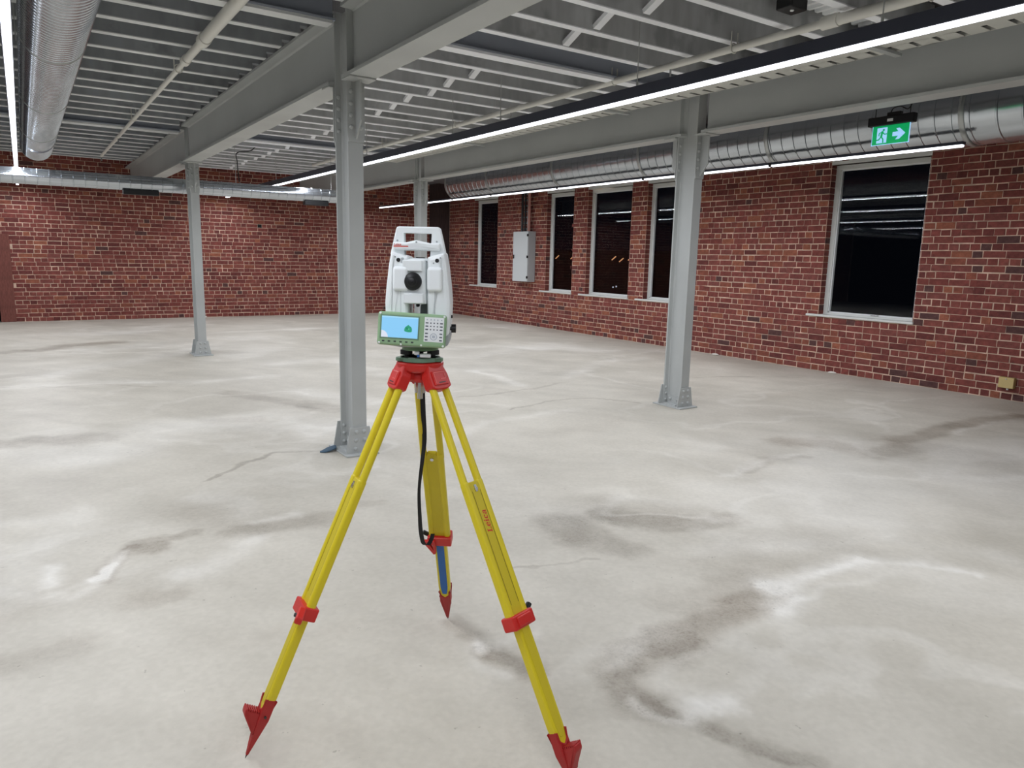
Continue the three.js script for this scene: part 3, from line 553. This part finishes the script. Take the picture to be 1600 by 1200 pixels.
{
  const t = thing('cable_riser', 'cable ladder with black cables and pale conduit rising above the grey cabinet', 'cable ladder', [RIGHT - 0.09, 2.09, -13.66]);
  const H1 = 1.0;
  obj('ladder_rail', [box(0.05, H1, 0.012, 0, H1 / 2, -0.14), box(0.05, H1, 0.012, 0, H1 / 2, 0.09)], M.galvDark, t);
  for (let k = 0; k < 8; k++) obj('ladder_rung', box(0.02, 0.03, 0.22, 0.01, 0.06 + k * 0.125, -0.025), M.galvDark, t);
  obj('black_cable', [-0.15, -0.125, -0.10, -0.02, 0.01].map((z) => cylinder(0.011, [-0.02, 0, z], [-0.02, H1, z], 8)), M.black, t);
  obj('conduit', [cylinder(0.02, [-0.01, 0, 0.12], [-0.01, H1, 0.12], 12), cylinder(0.012, [-0.01, 0, 0.16], [-0.01, H1, 0.16], 12)], M.copper, t);
}
{
  const t = thing('junction_box', 'small beige junction box low on the brick wall right of the nearest window', 'junction box', [RIGHT - 0.04, 0.145, -3.755]);
  t.rotation.y = -Math.PI / 2;
  obj('box_base', rbox(0.165, 0.128, 0.06, 0.008, 0, 0.064, 0), std(0xa8935d, 0.6), t);
  obj('box_lid', rbox(0.16, 0.124, 0.016, 0.006, 0, 0.064, 0.03), M.beige, t);
  obj('lid_screw', new THREE.CylinderGeometry(0.008, 0.008, 0.006, 12).rotateX(Math.PI / 2).translate(-0.0, 0.108, 0.04), M.chrome, t);
  obj('cable_gland', cylinder(0.012, [0.01, -0.022, 0], [0.01, 0.004, 0], 12), M.white, t);
}

// ---------------------------------------------------------------- OUTSIDE AT NIGHT
{
  const t = thing('lit_building', 'dark building across the street with a row of small amber lights, seen through the windows', 'building', [31, 0, -36]);
  obj('facade', [box(4, 3.4, 20, 2.2, 0.2, 0), box(4.4, 0.25, 21, 2.0, 1.95, 0)], std(0x050506, 0.9), t);
  const am = std(0xffc890, 0.5, 0, { emissive: 0xffb884, emissiveIntensity: 0.55 });
  for (const dz of [1.6, 2.4, 3.1, 3.75, -2.4, -3.3, 0.9, -5.0]) obj('lamp_strip', box(0.05, 0.045, 0.42).rotateX(-0.55).translate(-0.05, 1.5 + (Math.abs(dz) % 0.1), dz), am, t);
  for (const [y, z] of [[-0.4, 2.6], [-0.15, 1.3], [-0.2, 1.0]]) obj('porch_lamp', new THREE.SphereGeometry(0.05, 10, 8).translate(-0.1, y, z), std(0xdfe6ff, 0.5, 0, { emissive: 0xdfe6ff, emissiveIntensity: 0.5 }), t);
}
// ---------------------------------------------------------------- TRIPOD
const TC = V(1.02, 0, -2.05);
const font = await new FontLoader().loadAsync('fonts/droid/droid_serif_bold.typeface.json');
const tripod = thing('survey_tripod', 'yellow surveying tripod with red head, clamps and shoes standing in the middle of the floor', 'tripod', [TC.x, 0, TC.z]);
function word(text, size, shear = 0.22) { const g = new TextGeometry(text, { font, size, depth: 0.0006, curveSegments: 4 }); g.computeBoundingBox(); const b = g.boundingBox; g.translate(-(b.min.x + b.max.x) / 2, -(b.min.y + b.max.y) / 2, 0); g.applyMatrix4(new THREE.Matrix4().makeShear(0, 0, shear, 0, 0, 0)); return g; }
function tripodLeg(foot, painted, textAt, lever) {
  const f = V(foot[0] - TC.x, 0, foot[1] - TC.z), r = f.clone().normalize(), top = r.clone().multiplyScalar(0.052).setY(1.176), d = f.clone().sub(top), L = d.length(); d.normalize();
  const Y = d.clone().negate(), Z = r.clone().sub(Y.clone().multiplyScalar(r.dot(Y))).normalize(), X = new THREE.Vector3().crossVectors(Y, Z);
  const leg = new THREE.Group(); leg.name = numbered('leg'); leg.applyMatrix4(new THREE.Matrix4().makeBasis(X, Y, Z).setPosition(top)); tripod.add(leg);
  const mid = -0.375, cl = -0.785, sh = -(L - 0.15);           // positions along the leg (local y runs up)
  // hinge block: chamfered casting with a recessed badge panel
  obj('hinge_block', [plate(roundPoly([[-0.030, 0.008], [0.030, 0.008], [0.041, -0.03], [0.041, -0.07], [0.022, -0.078], [-0.022, -0.078], [-0.041, -0.07], [-0.041, -0.03]], 0.005), 0.036, 0.004), rbox(0.056, 0.046, 0.01, 0.003, 0, -0.042, 0.018)], M.red, leg);
  obj('badge_outline', [box(0.046, 0.0022, 0.001, 0, -0.024, 0.0236), box(0.0022, 0.034, 0.001, -0.023, -0.042, 0.0236), box(0.022, 0.0022, 0.001, 0.010, -0.046, 0.0236), box(0.0022, 0.02, 0.001, 0.02, -0.036, 0.0236)], std(0xe46a62, 0.4), leg);
  obj('badge_slot', box(0.026, 0.003, 0.002, 0.002, -0.057, 0.0232), M.darkSteel, leg);
  for (const s of [-1, 1]) obj('rod', new THREE.TubeGeometry(new THREE.LineCurve3(V(s * 0.026, -0.06, 0), V(s * 0.031, mid - 0.02, 0)), 1, 0.0118, 14), M.yellow, leg);
  // upper leg: two rounded rails with a recessed plate between them
  const rail = (s) => { const w = 0.0125; return plate(roundPoly([[s * 0.019 - w / 2 + 0.0, -0.013], [s * 0.019 + w / 2 + s * 0.012, -0.013], [s * 0.019 + w / 2 + s * 0.012, 0.013], [s * 0.019 - w / 2, 0.013]], 0.007, 4), cl - mid).rotateX(0); };
  for (const s of [-1, 1]) obj('rail', rbox(0.0225, mid - cl + 0.03, 0.027, 0.0085, s * 0.0295, (mid + cl) / 2 - 0.01, 0, 3), M.yellow, leg);
  obj('upper_plate', plate([[-0.024, cl - 0.02], [0.024, cl - 0.02], [0.024, mid - 0.016], [0.014, mid], [-0.014, mid], [-0.024, mid - 0.016]], 0.019, 0.002), M.yellowShaded, leg);  // rail yellow, darkened a little for the shade between the rails
  obj('plate_groove', [box(0.0018, mid - cl - 0.06, 0.0012, -0.0165, (mid + cl) / 2, 0.0095), box(0.0018, mid - cl - 0.06, 0.0012, 0.0165, (mid + cl) / 2, 0.0095)], std(0x85760f, 0.6), leg);
  obj('plate_bolt', [cylinder(0.0065, [0, mid - 0.024, 0.008], [0, mid - 0.024, 0.0135], 12), cylinder(0.0065, [0, mid - 0.024, -0.0135], [0, mid - 0.024, -0.008], 12), box(0.009, 0.022, 0.004, 0, mid - 0.022, 0.0105)], M.chrome, leg);
  // clamp with its lever
  const c = obj('clamp', [plate(roundPoly([[-0.046, -0.021], [0.046, -0.021], [0.046, 0.021], [-0.046, 0.021]], 0.006), 0.05, 0.004).translate(0, cl - 0.02, 0), lever === 'wing' ? plate(roundPoly([[0, -0.014], [0.046, -0.022], [0.05, 0.0], [0.012, 0.024]], 0.006), 0.022, 0.004).rotateY(-0.35).translate(0.03, cl - 0.022, 0.024) : lever === 'loop' ? plate(roundPoly([[-0.02, 0.014], [0.03, 0.014], [-0.012, -0.06], [-0.022, -0.05]], 0.006), 0.012, 0.002, [[[-0.012, 0.0], [0.006, 0.004], [-0.014, -0.04]]]).translate(0.035, cl - 0.02, -0.03) : rbox(0.06, 0.03, 0.012, 0.004, 0.0, cl - 0.02, 0.025)], M.red, leg);
  obj('clamp_screw', lever === 'wing' ? rbox(0.022, 0.013, 0.01, 0.004).rotateZ(0.25).translate(0.036, cl - 0.03, 0.037) : cylinder(0.009, [0.046, cl - 0.004, 0], [0.064, cl + 0.008, 0], 12), M.black, leg);
  // lower leg
  const lw = 0.0235, low = obj('lower_leg', [plate(roundPoly([[-lw, cl], [lw, cl], [lw, sh + 0.06], [lw * 0.72, sh + 0.0], [-lw * 0.72, sh + 0.0], [-lw, sh + 0.06]], 0.004), 0.03, 0.006)], M.yellow, leg);
  obj('leg_groove', [plate(roundPoly([[-0.0145, cl - 0.03], [0.0145, cl - 0.03], [0.0145, sh + 0.07], [0.009, sh + 0.03], [-0.009, sh + 0.03], [-0.0145, sh + 0.07]], 0.006), 0.0325, 0.0015)], painted ? M.blue : M.yellowShaded, leg);
  // shoe: cast point with a ribbed foot step on its outer face
  const taper = (g) => { const p = g.attributes.position; for (let i = 0; i < p.count; i++) { const k = Math.min(1, Math.max(0.22, (p.getY(i) + L - 0.005) / (0.13))); p.setZ(i, p.getZ(i) * k); } g.computeVertexNormals(); return g; };
  const shoe = obj('shoe', [taper(plate(roundPoly([[-0.022, sh + 0.05], [-0.013, sh + 0.022], [0, sh + 0.01], [0.013, sh + 0.022], [0.022, sh + 0.05], [0.023, sh - 0.02], [0.0045, -L + 0.012], [-0.0045, -L + 0.012], [-0.023, sh - 0.02]], 0.003), 0.036, 0.005)),
    plate(roundPoly([[0, -0.06], [0.0, 0.012], [0.03, 0.016], [0.052, 0.02], [0.05, 0.002]], 0.005), 0.034, 0.004).rotateY(-Math.PI / 2).translate(0, sh - 0.012, 0.012)], M.redDark, leg);
  const ribs = []; for (let k = 0; k < 6; k++) ribs.push(box(0.034, 0.006, 0.004, 0, sh + 0.003 + k * 0.001, 0.022 + k * 0.0075)); obj('step_rib', ribs, M.redDark, leg);
  obj('shoe_bolt', cylinder(0.004, [0.014, sh - 0.005, 0], [0.027, sh - 0.005, 0], 10), M.darkSteel, leg);
  obj('shoe_point', cylinder(0.0005, [0, -L, 0], [0, -L + 0.03, 0], 12, 0.006), M.darkSteel, leg);
  if (textAt) obj('maker_lettering', word('Leica', 0.019).rotateZ(-Math.PI / 2 + Math.PI).translate(0.0, textAt[0], textAt[1]), textAt[2] ? std(0x6a3a14, 0.6) : M.red, leg);
  return leg;
}
tripodLeg([0.447, -2.082], false, null, 'wing');
tripodLeg([1.388, -2.524], true, null, 'loop');
tripodLeg([1.2076, -1.407], false, [-0.50, 0.0096], 'plain');
obj('tripod_head', [new THREE.LatheGeometry([[0.03, 1.162], [0.066, 1.162], [0.072, 1.170], [0.074, 1.186], [0.071, 1.192], [0.03, 1.192]].map(([a, b]) => new THREE.Vector2(a, b)), 48), new THREE.LatheGeometry([[0.02, 1.128], [0.040, 1.128], [0.043, 1.14], [0.043, 1.163], [0.02, 1.163]].map(([a, b]) => new THREE.Vector2(a, b)), 40)], M.red, tripod);
for (const [x, z] of [[0.447, -2.082], [1.388, -2.524], [1.2076, -1.407]]) { const r = V(x - TC.x, 0, z - TC.z).normalize(); obj('head_lug', rbox(0.056, 0.036, 0.034, 0.006).rotateY(Math.atan2(r.x, r.z)).translate(r.x * 0.042, 1.152, r.z * 0.042), M.red, tripod); }
obj('centring_screw', [cylinder(0.018, [0, 1.09, 0], [0, 1.13, 0], 20), cylinder(0.009, [0, 1.07, 0], [0, 1.09, 0], 12)], M.chrome, tripod);
{ // carrying strap hanging along the rear leg
  const pts = [[0.036, 1.122, -0.060], [0.062, 1.009, -0.102], [0.090, 0.884, -0.148], [0.077, 0.807, -0.141], [0.086, 0.702, -0.180], [0.109, 0.590, -0.221], [0.129, 0.510, -0.251], [0.153, 0.452, -0.272], [0.171, 0.445, -0.275], [0.180, 0.469, -0.266], [0.181, 0.492, -0.257]];
  const curve = new THREE.CatmullRomCurve3(pts.map((p) => V(...p))), n = 60, w = 0.017, th = 0.0015, P = [], I = [], side = V(0.80, 0, 0.6).normalize(), nor = V(-0.6, 0, 0.8);
  for (let i = 0; i <= n; i++) { const c = curve.getPoint(i / n), ww = w * (0.62 + 0.38 * Math.abs(Math.cos(i / n * 4))); for (const [a, b] of [[-1, 1], [1, 1], [1, -1], [-1, -1]]) P.push(c.x + side.x * ww * 0.5 * a + nor.x * th * b, c.y, c.z + side.z * ww * 0.5 * a + nor.z * th * b); }
  for (let i = 0; i < n; i++) for (let k = 0; k < 4; k++) { const a = i * 4 + k, b = i * 4 + (k + 1) % 4; I.push(a, b, b + 4, a, b + 4, a + 4); }
  const g = new THREE.BufferGeometry(); g.setAttribute('position', new THREE.BufferAttribute(new Float32Array(P), 3)); g.setIndex(I); g.computeVertexNormals();
  obj('carrying_strap', toCreasedNormals(g, 0.4), M.rubber, tripod);
}

// ---------------------------------------------------------------- TOTAL STATION
const K = 0.000478, ts = thing('total_station', 'white surveying instrument with a lit colour display and keypad, mounted on the yellow tripod', 'surveying instrument', [TC.x, 0, TC.z], -32 * Math.PI / 180);
const zx = (X) => (X - 393) * K, zy = (Y) => 1.604 - (Y - 104) * K, Q = (pts) => pts.map(([a, b]) => [zx(a), zy(b)]);
// two side standards, their bearing drums, the carrying handle
for (const s of [-1, 1]) {
  const m = (X) => 393 + s * (X - 393), outer = [[475, 104], [520, 104], [545, 180], [572, 330], [590, 480], [600, 580], [596, 700], [585, 810], [452, 810], [452, 300], [475, 290]];
  const prof = outer.map(([X, Y]) => [zx(m(X)), zy(Y)]);
  const lower = Q([[m(452), 292], [m(560), 262], [m(575), 340], [m(592), 480], [m(600), 580], [m(596), 700], [m(585), 800], [m(452), 810]]);
  obj('side_standard', plate(roundPoly(s > 0 ? lower : lower.slice().reverse(), 0.006), 0.15, 0.012), M.tsWhite, ts);
  obj('bearing_cover', [rbox(0.046, 0.072, 0.022, 0.01, s * 0.051, zy(428), 0.078, 3), rbox(0.04, 0.07, 0.012, 0.005, s * 0.05, zy(428), -0.078)], M.tsWhite, ts);
  obj('shell_seam', box(0.0012, 0.07, 0.0012, s * 0.051, zy(575), 0.0745), M.tsGrey, ts);
  obj('port_plug', cylinder(0.006, [s * 0.0575, zy(312), 0.07], [s * 0.0575, zy(312), 0.077], 16), M.black, ts);
  obj('screw', [cylinder(0.0025, [s * 0.047, zy(328), 0.07], [s * 0.047, zy(328), 0.0765], 8), cylinder(0.0025, [s * 0.067, zy(294), 0.07], [s * 0.067, zy(294), 0.0765], 8)], M.tsGrey, ts);
}
obj('carry_handle', plate(roundPoly(Q([[253, 104], [525, 104], [543, 180], [566, 285], [490, 318], [275, 318], [210, 285], [235, 180]]), 0.008), 0.042, 0.004, [roundPoly(Q([[290, 136], [482, 136], [478, 215], [292, 215]]), 0.004), Q([[293, 245], [474, 245], [471, 308], [293, 308]])]).translate(0, 0, 0.018), M.tsWhite, ts);
obj('handle_cross_bar', plate(roundPoly(Q([[232, 205], [300, 205], [380, 188], [465, 205], [528, 205], [528, 250], [236, 250]]), 0.004), 0.05, 0.006).translate(0, 0, 0.03), M.tsWhite, ts);
obj('red_stripe', box(0.044, 0.003, 0.001, zx(283), zy(228), 0.0552), std(0xd8503f, 0.5), ts);
obj('maker_lettering', word('Leica', 0.006, 0.2).translate(zx(262), zy(216), 0.055), M.red, ts);
obj('handle_screw', [cylinder(0.003, [zx(258), zy(192), 0.035], [zx(258), zy(192), 0.0405], 10), cylinder(0.003, [zx(505), zy(195), 0.035], [zx(505), zy(195), 0.0405], 10), cylinder(0.003, [zx(380), zy(200), 0.05], [zx(380), zy(200), 0.0565], 10)], M.tsGrey, ts);
// telescope between the standards
obj('telescope_body', [plate(roundPoly(Q([[303, 308], [438, 308], [444, 585], [303, 585]]), 0.004), 0.15, 0.008), plate(roundPoly(Q([[306, 516], [430, 516], [430, 580], [306, 580]]), 0.003), 0.02, 0.003).translate(0, 0, 0.076), plate(roundPoly(Q([[298, 312], [420, 312], [420, 380], [298, 380]]), 0.003), 0.02, 0.003).translate(0, 0, 0.074)], M.tsWhite, ts);
obj('telescope_cheek', plate(Q([[438, 320], [450, 330], [450, 585], [438, 580]]), 0.12).translate(0, 0, 0.0), M.tsGrey, ts);
obj('eyepiece', [new THREE.LatheGeometry([[0.001, 0.03], [0.012, 0.03], [0.0125, 0.022], [0.017, 0.02], [0.0255, 0.014], [0.027, 0.008], [0.027, 0]].map(([a, b]) => new THREE.Vector2(a, b)), 40).rotateX(Math.PI / 2).translate(zx(362), zy(443), 0.074)], M.black, ts);
obj('objective', new THREE.LatheGeometry([[0.001, 0.02], [0.024, 0.02], [0.026, 0.024], [0.028, 0.02], [0.028, 0]].map(([a, b]) => new THREE.Vector2(a, b)), 40).rotateX(-Math.PI / 2).translate(zx(370), zy(430), -0.075), M.blackMetal, ts);
obj('sight', [rbox(0.028, 0.008, 0.03, 0.003, zx(395), zy(302), 0.0), rbox(0.01, 0.01, 0.02, 0.003, zx(385), zy(597), 0.03)], M.black, ts);
obj('focus_lug', rbox(0.009, 0.018, 0.012, 0.003, zx(297), zy(316), 0.07), M.tsGrey, ts);
obj('alidade_base', [plate(roundPoly(Q([[185, 770], [596, 770], [585, 850], [520, 862], [285, 862], [195, 850]]), 0.01), 0.15, 0.012), plate(Q([[305, 640], [330, 640], [330, 780], [305, 780]]), 0.03).translate(0, 0, -0.03), plate(Q([[395, 600], [455, 585], [455, 780], [385, 780]]), 0.05).translate(0, 0, -0.03)], M.tsGrey, ts);
// display unit, tilted back, with screen, soft keys and keypad
const unit = new THREE.Group(); unit.name = 'display_unit'; unit.position.set(zx(362), zy(742), 0.098); unit.rotation.set(-0.13, 0.03, -0.045); ts.add(unit);
obj('unit_shell', [rbox(0.204, 0.1, 0.03, 0.008, 0, 0, -0.008, 3)], M.tsGreen, unit);
obj('unit_bumper', [[-0.095, 0.044], [0.095, 0.044], [-0.095, -0.044], [0.095, -0.044]].map(([x, y]) => new THREE.SphereGeometry(0.0035, 10, 8).scale(1, 1, 0.6).translate(x, y, 0.0065)).concat([[-0.03, -0.046], [0.03, -0.045]].map(([x, y]) => new THREE.SphereGeometry(0.003, 10, 8).scale(1, 1, 0.6).translate(x, y, 0.0065))), M.white, unit);
const cv = document.createElement('canvas'); cv.width = 512; cv.height = 320; {
  const c = cv.getContext('2d'); c.fillStyle = '#8ed0fb'; c.fillRect(0, 0, 512, 320); c.fillStyle = '#a9defc'; c.fillRect(0, 0, 512, 22);
  c.fillStyle = '#dfe6f6'; c.beginPath(); c.moveTo(0, 215); c.bezierCurveTo(60, 220, 95, 270, 96, 320); c.lineTo(0, 320); c.closePath(); c.fill();
  c.fillStyle = '#2c9c77'; c.beginPath(); c.moveTo(375, 118); c.lineTo(400, 138); c.bezierCurveTo(440, 160, 428, 215, 425, 222); c.bezierCurveTo(390, 236, 350, 226, 322, 214); c.bezierCurveTo(318, 180, 330, 150, 352, 138); c.closePath(); c.fill();
  c.fillStyle = '#1f7f62'; c.beginPath(); c.arc(358, 172, 14, 0, 7); c.fill(); c.fillStyle = '#7ce0b0'; c.beginPath(); c.arc(385, 180, 7, 0, 7); c.fill();
}
const screenMap = new THREE.CanvasTexture(cv); screenMap.colorSpace = THREE.SRGBColorSpace;
obj('screen_bezel', rbox(0.116, 0.07, 0.004, 0.001, -0.036, 0.005, 0.0066), M.tsGreenDark, unit);
obj('screen', new THREE.PlaneGeometry(0.108, 0.063).translate(-0.036, 0.005, 0.0092), std(0x111111, 0.3, 0, { emissive: 0xffffff, emissiveMap: screenMap, emissiveIntensity: 0.95 }), unit);
for (let k = 0; k < 6; k++) obj('soft_key', rbox(0.0075, 0.0045, 0.002, 0.001, -0.083 + k * 0.0172, -0.038, 0.0072), std(0x3d4740, 0.6), unit);
obj('keypad_panel', rbox(0.058, 0.074, 0.003, 0.001, 0.0655, 0.0035, 0.0068), M.white, unit);
const keyMat = std(0x565c62, 0.6), keyPale = std(0xb9bfc6, 0.6);
for (let r = 0; r < 7; r++) for (let k = 0; k < 5; k++) { if (r > 3 && k > 0 && k < 4) continue; const edge = k === 0 || k === 4, w = edge && r ? 0.0085 : 0.004; obj('key', rbox(w, 0.0038, 0.002, 0.0008, 0.0455 + k * 0.01 + (k === 0 ? -0.0015 : k === 4 ? 0.0015 : 0), 0.033 - r * 0.0098 - (r > 3 ? 0.002 : 0), 0.0085), edge && r ? keyMat : (r ? keyMat : keyPale), unit); }
obj('navigation_key', [new THREE.TorusGeometry(0.0095, 0.0012, 6, 28).translate(0.0655, -0.0175, 0.0085)], keyPale, unit);
obj('enter_key', rbox(0.009, 0.008, 0.002, 0.001, 0.0655, -0.0175, 0.0086), keyPale, unit);
obj('unit_bracket', rbox(0.12, 0.05, 0.05, 0.006, 0.01, -0.005, -0.035), M.tsGreen, unit);
// drive knobs on the right
obj('drive_knob', [cylinder(0.0135, [0.098, zy(747), 0.01], [0.112, zy(747), 0.01], 24), cylinder(0.006, [0.09, zy(747), 0.01], [0.099, zy(747), 0.01], 12), cylinder(0.005, [0.09, zy(668), 0.02], [0.102, zy(668), 0.02], 12)], M.black, ts);
// tribrach with foot screws
const yT = zy(935);
obj('tribrach_plate', [plate(roundPoly([[-0.068, -0.04], [0.068, -0.04], [0.076, -0.02], [0.012, 0.078], [-0.012, 0.078], [-0.076, -0.02]], 0.012), 0.012, 0.003).rotateX(-Math.PI / 2).translate(0, 1.2, 0), new THREE.CylinderGeometry(0.062, 0.065, 0.012, 40).translate(0, 1.2, 0)], M.tsGreenDark, ts);
obj('tribrach_top', [new THREE.CylinderGeometry(0.052, 0.058, 0.014, 40).translate(0, 1.236, 0), rbox(0.10, 0.014, 0.09, 0.005, 0, 1.246, 0)], M.tsGreen, ts);
for (const a of [0.45, 2.6, 4.7]) obj('foot_screw', [new THREE.CylinderGeometry(0.019, 0.019, 0.013, 24).translate(Math.cos(a) * 0.047, 1.222, Math.sin(a) * 0.047), cylinder(0.007, [Math.cos(a) * 0.047, 1.206, Math.sin(a) * 0.047], [Math.cos(a) * 0.047, 1.232, Math.sin(a) * 0.047], 10)], M.black, ts);
obj('tribrach_lock', [rbox(0.034, 0.011, 0.012, 0.003, 0.022, 1.217, 0.066), rbox(0.016, 0.011, 0.014, 0.003, -0.004, 1.224, 0.064)], M.white, ts);
obj('lock_tip', rbox(0.008, 0.008, 0.01, 0.002, 0.001, 1.216, 0.069), M.blue, ts);

// ---------------------------------------------------------------- SMALL LOOSE THINGS ON THE FLOOR
{
  const s = shapeOf(roundPoly([[0, 0], [0.09, 0.03], [0.15, 0.01], [0.12, -0.05], [0.04, -0.04]], 0.02));
  const g = new THREE.ExtrudeGeometry(s, { depth: 0.004, bevelEnabled: true, bevelSize: 0.003, bevelThickness: 0.003, bevelSegments: 2 }).rotateX(-Math.PI / 2), p = g.attributes.position; for (let i = 0; i < p.count; i++) p.setY(i, p.getY(i) + 0.003 + 0.22 * Math.max(0, p.getX(i) - 0.03)); g.computeVertexNormals();
  const o = obj('plastic_scrap', g, std(0x4a6275, 0.7)); o.position.set(1.79, 0.001, -5.33); o.rotation.y = 0.2; tag(o, 'torn blue-grey plastic scrap at the foot of the column behind the tripod', 'scrap');
}
for (const [x, z, s, where] of [[9.4, -8.05, 0.05, 'white mortar crumb at the foot of the window wall behind the right column'], [9.42, -5.95, 0.045, 'flat white mortar crumb against the wall under the nearest window'], [3.36, -17.7, 0.06, 'pale mortar crumb at the foot of the back brick wall beside the far left column']]) {
  const g = new THREE.IcosahedronGeometry(s, 1), p = g.attributes.position; for (let i = 0; i < p.count; i++) { const k = 0.75 + 0.4 * noise(p.getX(i) * 60 + 5, p.getZ(i) * 60 + p.getY(i) * 31); p.setXYZ(i, p.getX(i) * k * 0.8, p.getY(i) * k * 0.4, p.getZ(i) * k * 1.4); } g.computeVertexNormals();
  const o = obj('mortar_crumb', g, std(0xe6e0d6, 0.9)); o.position.set(x, s * 0.3, z); tag(o, where, 'mortar');
}
renderer.render(scene, camera);
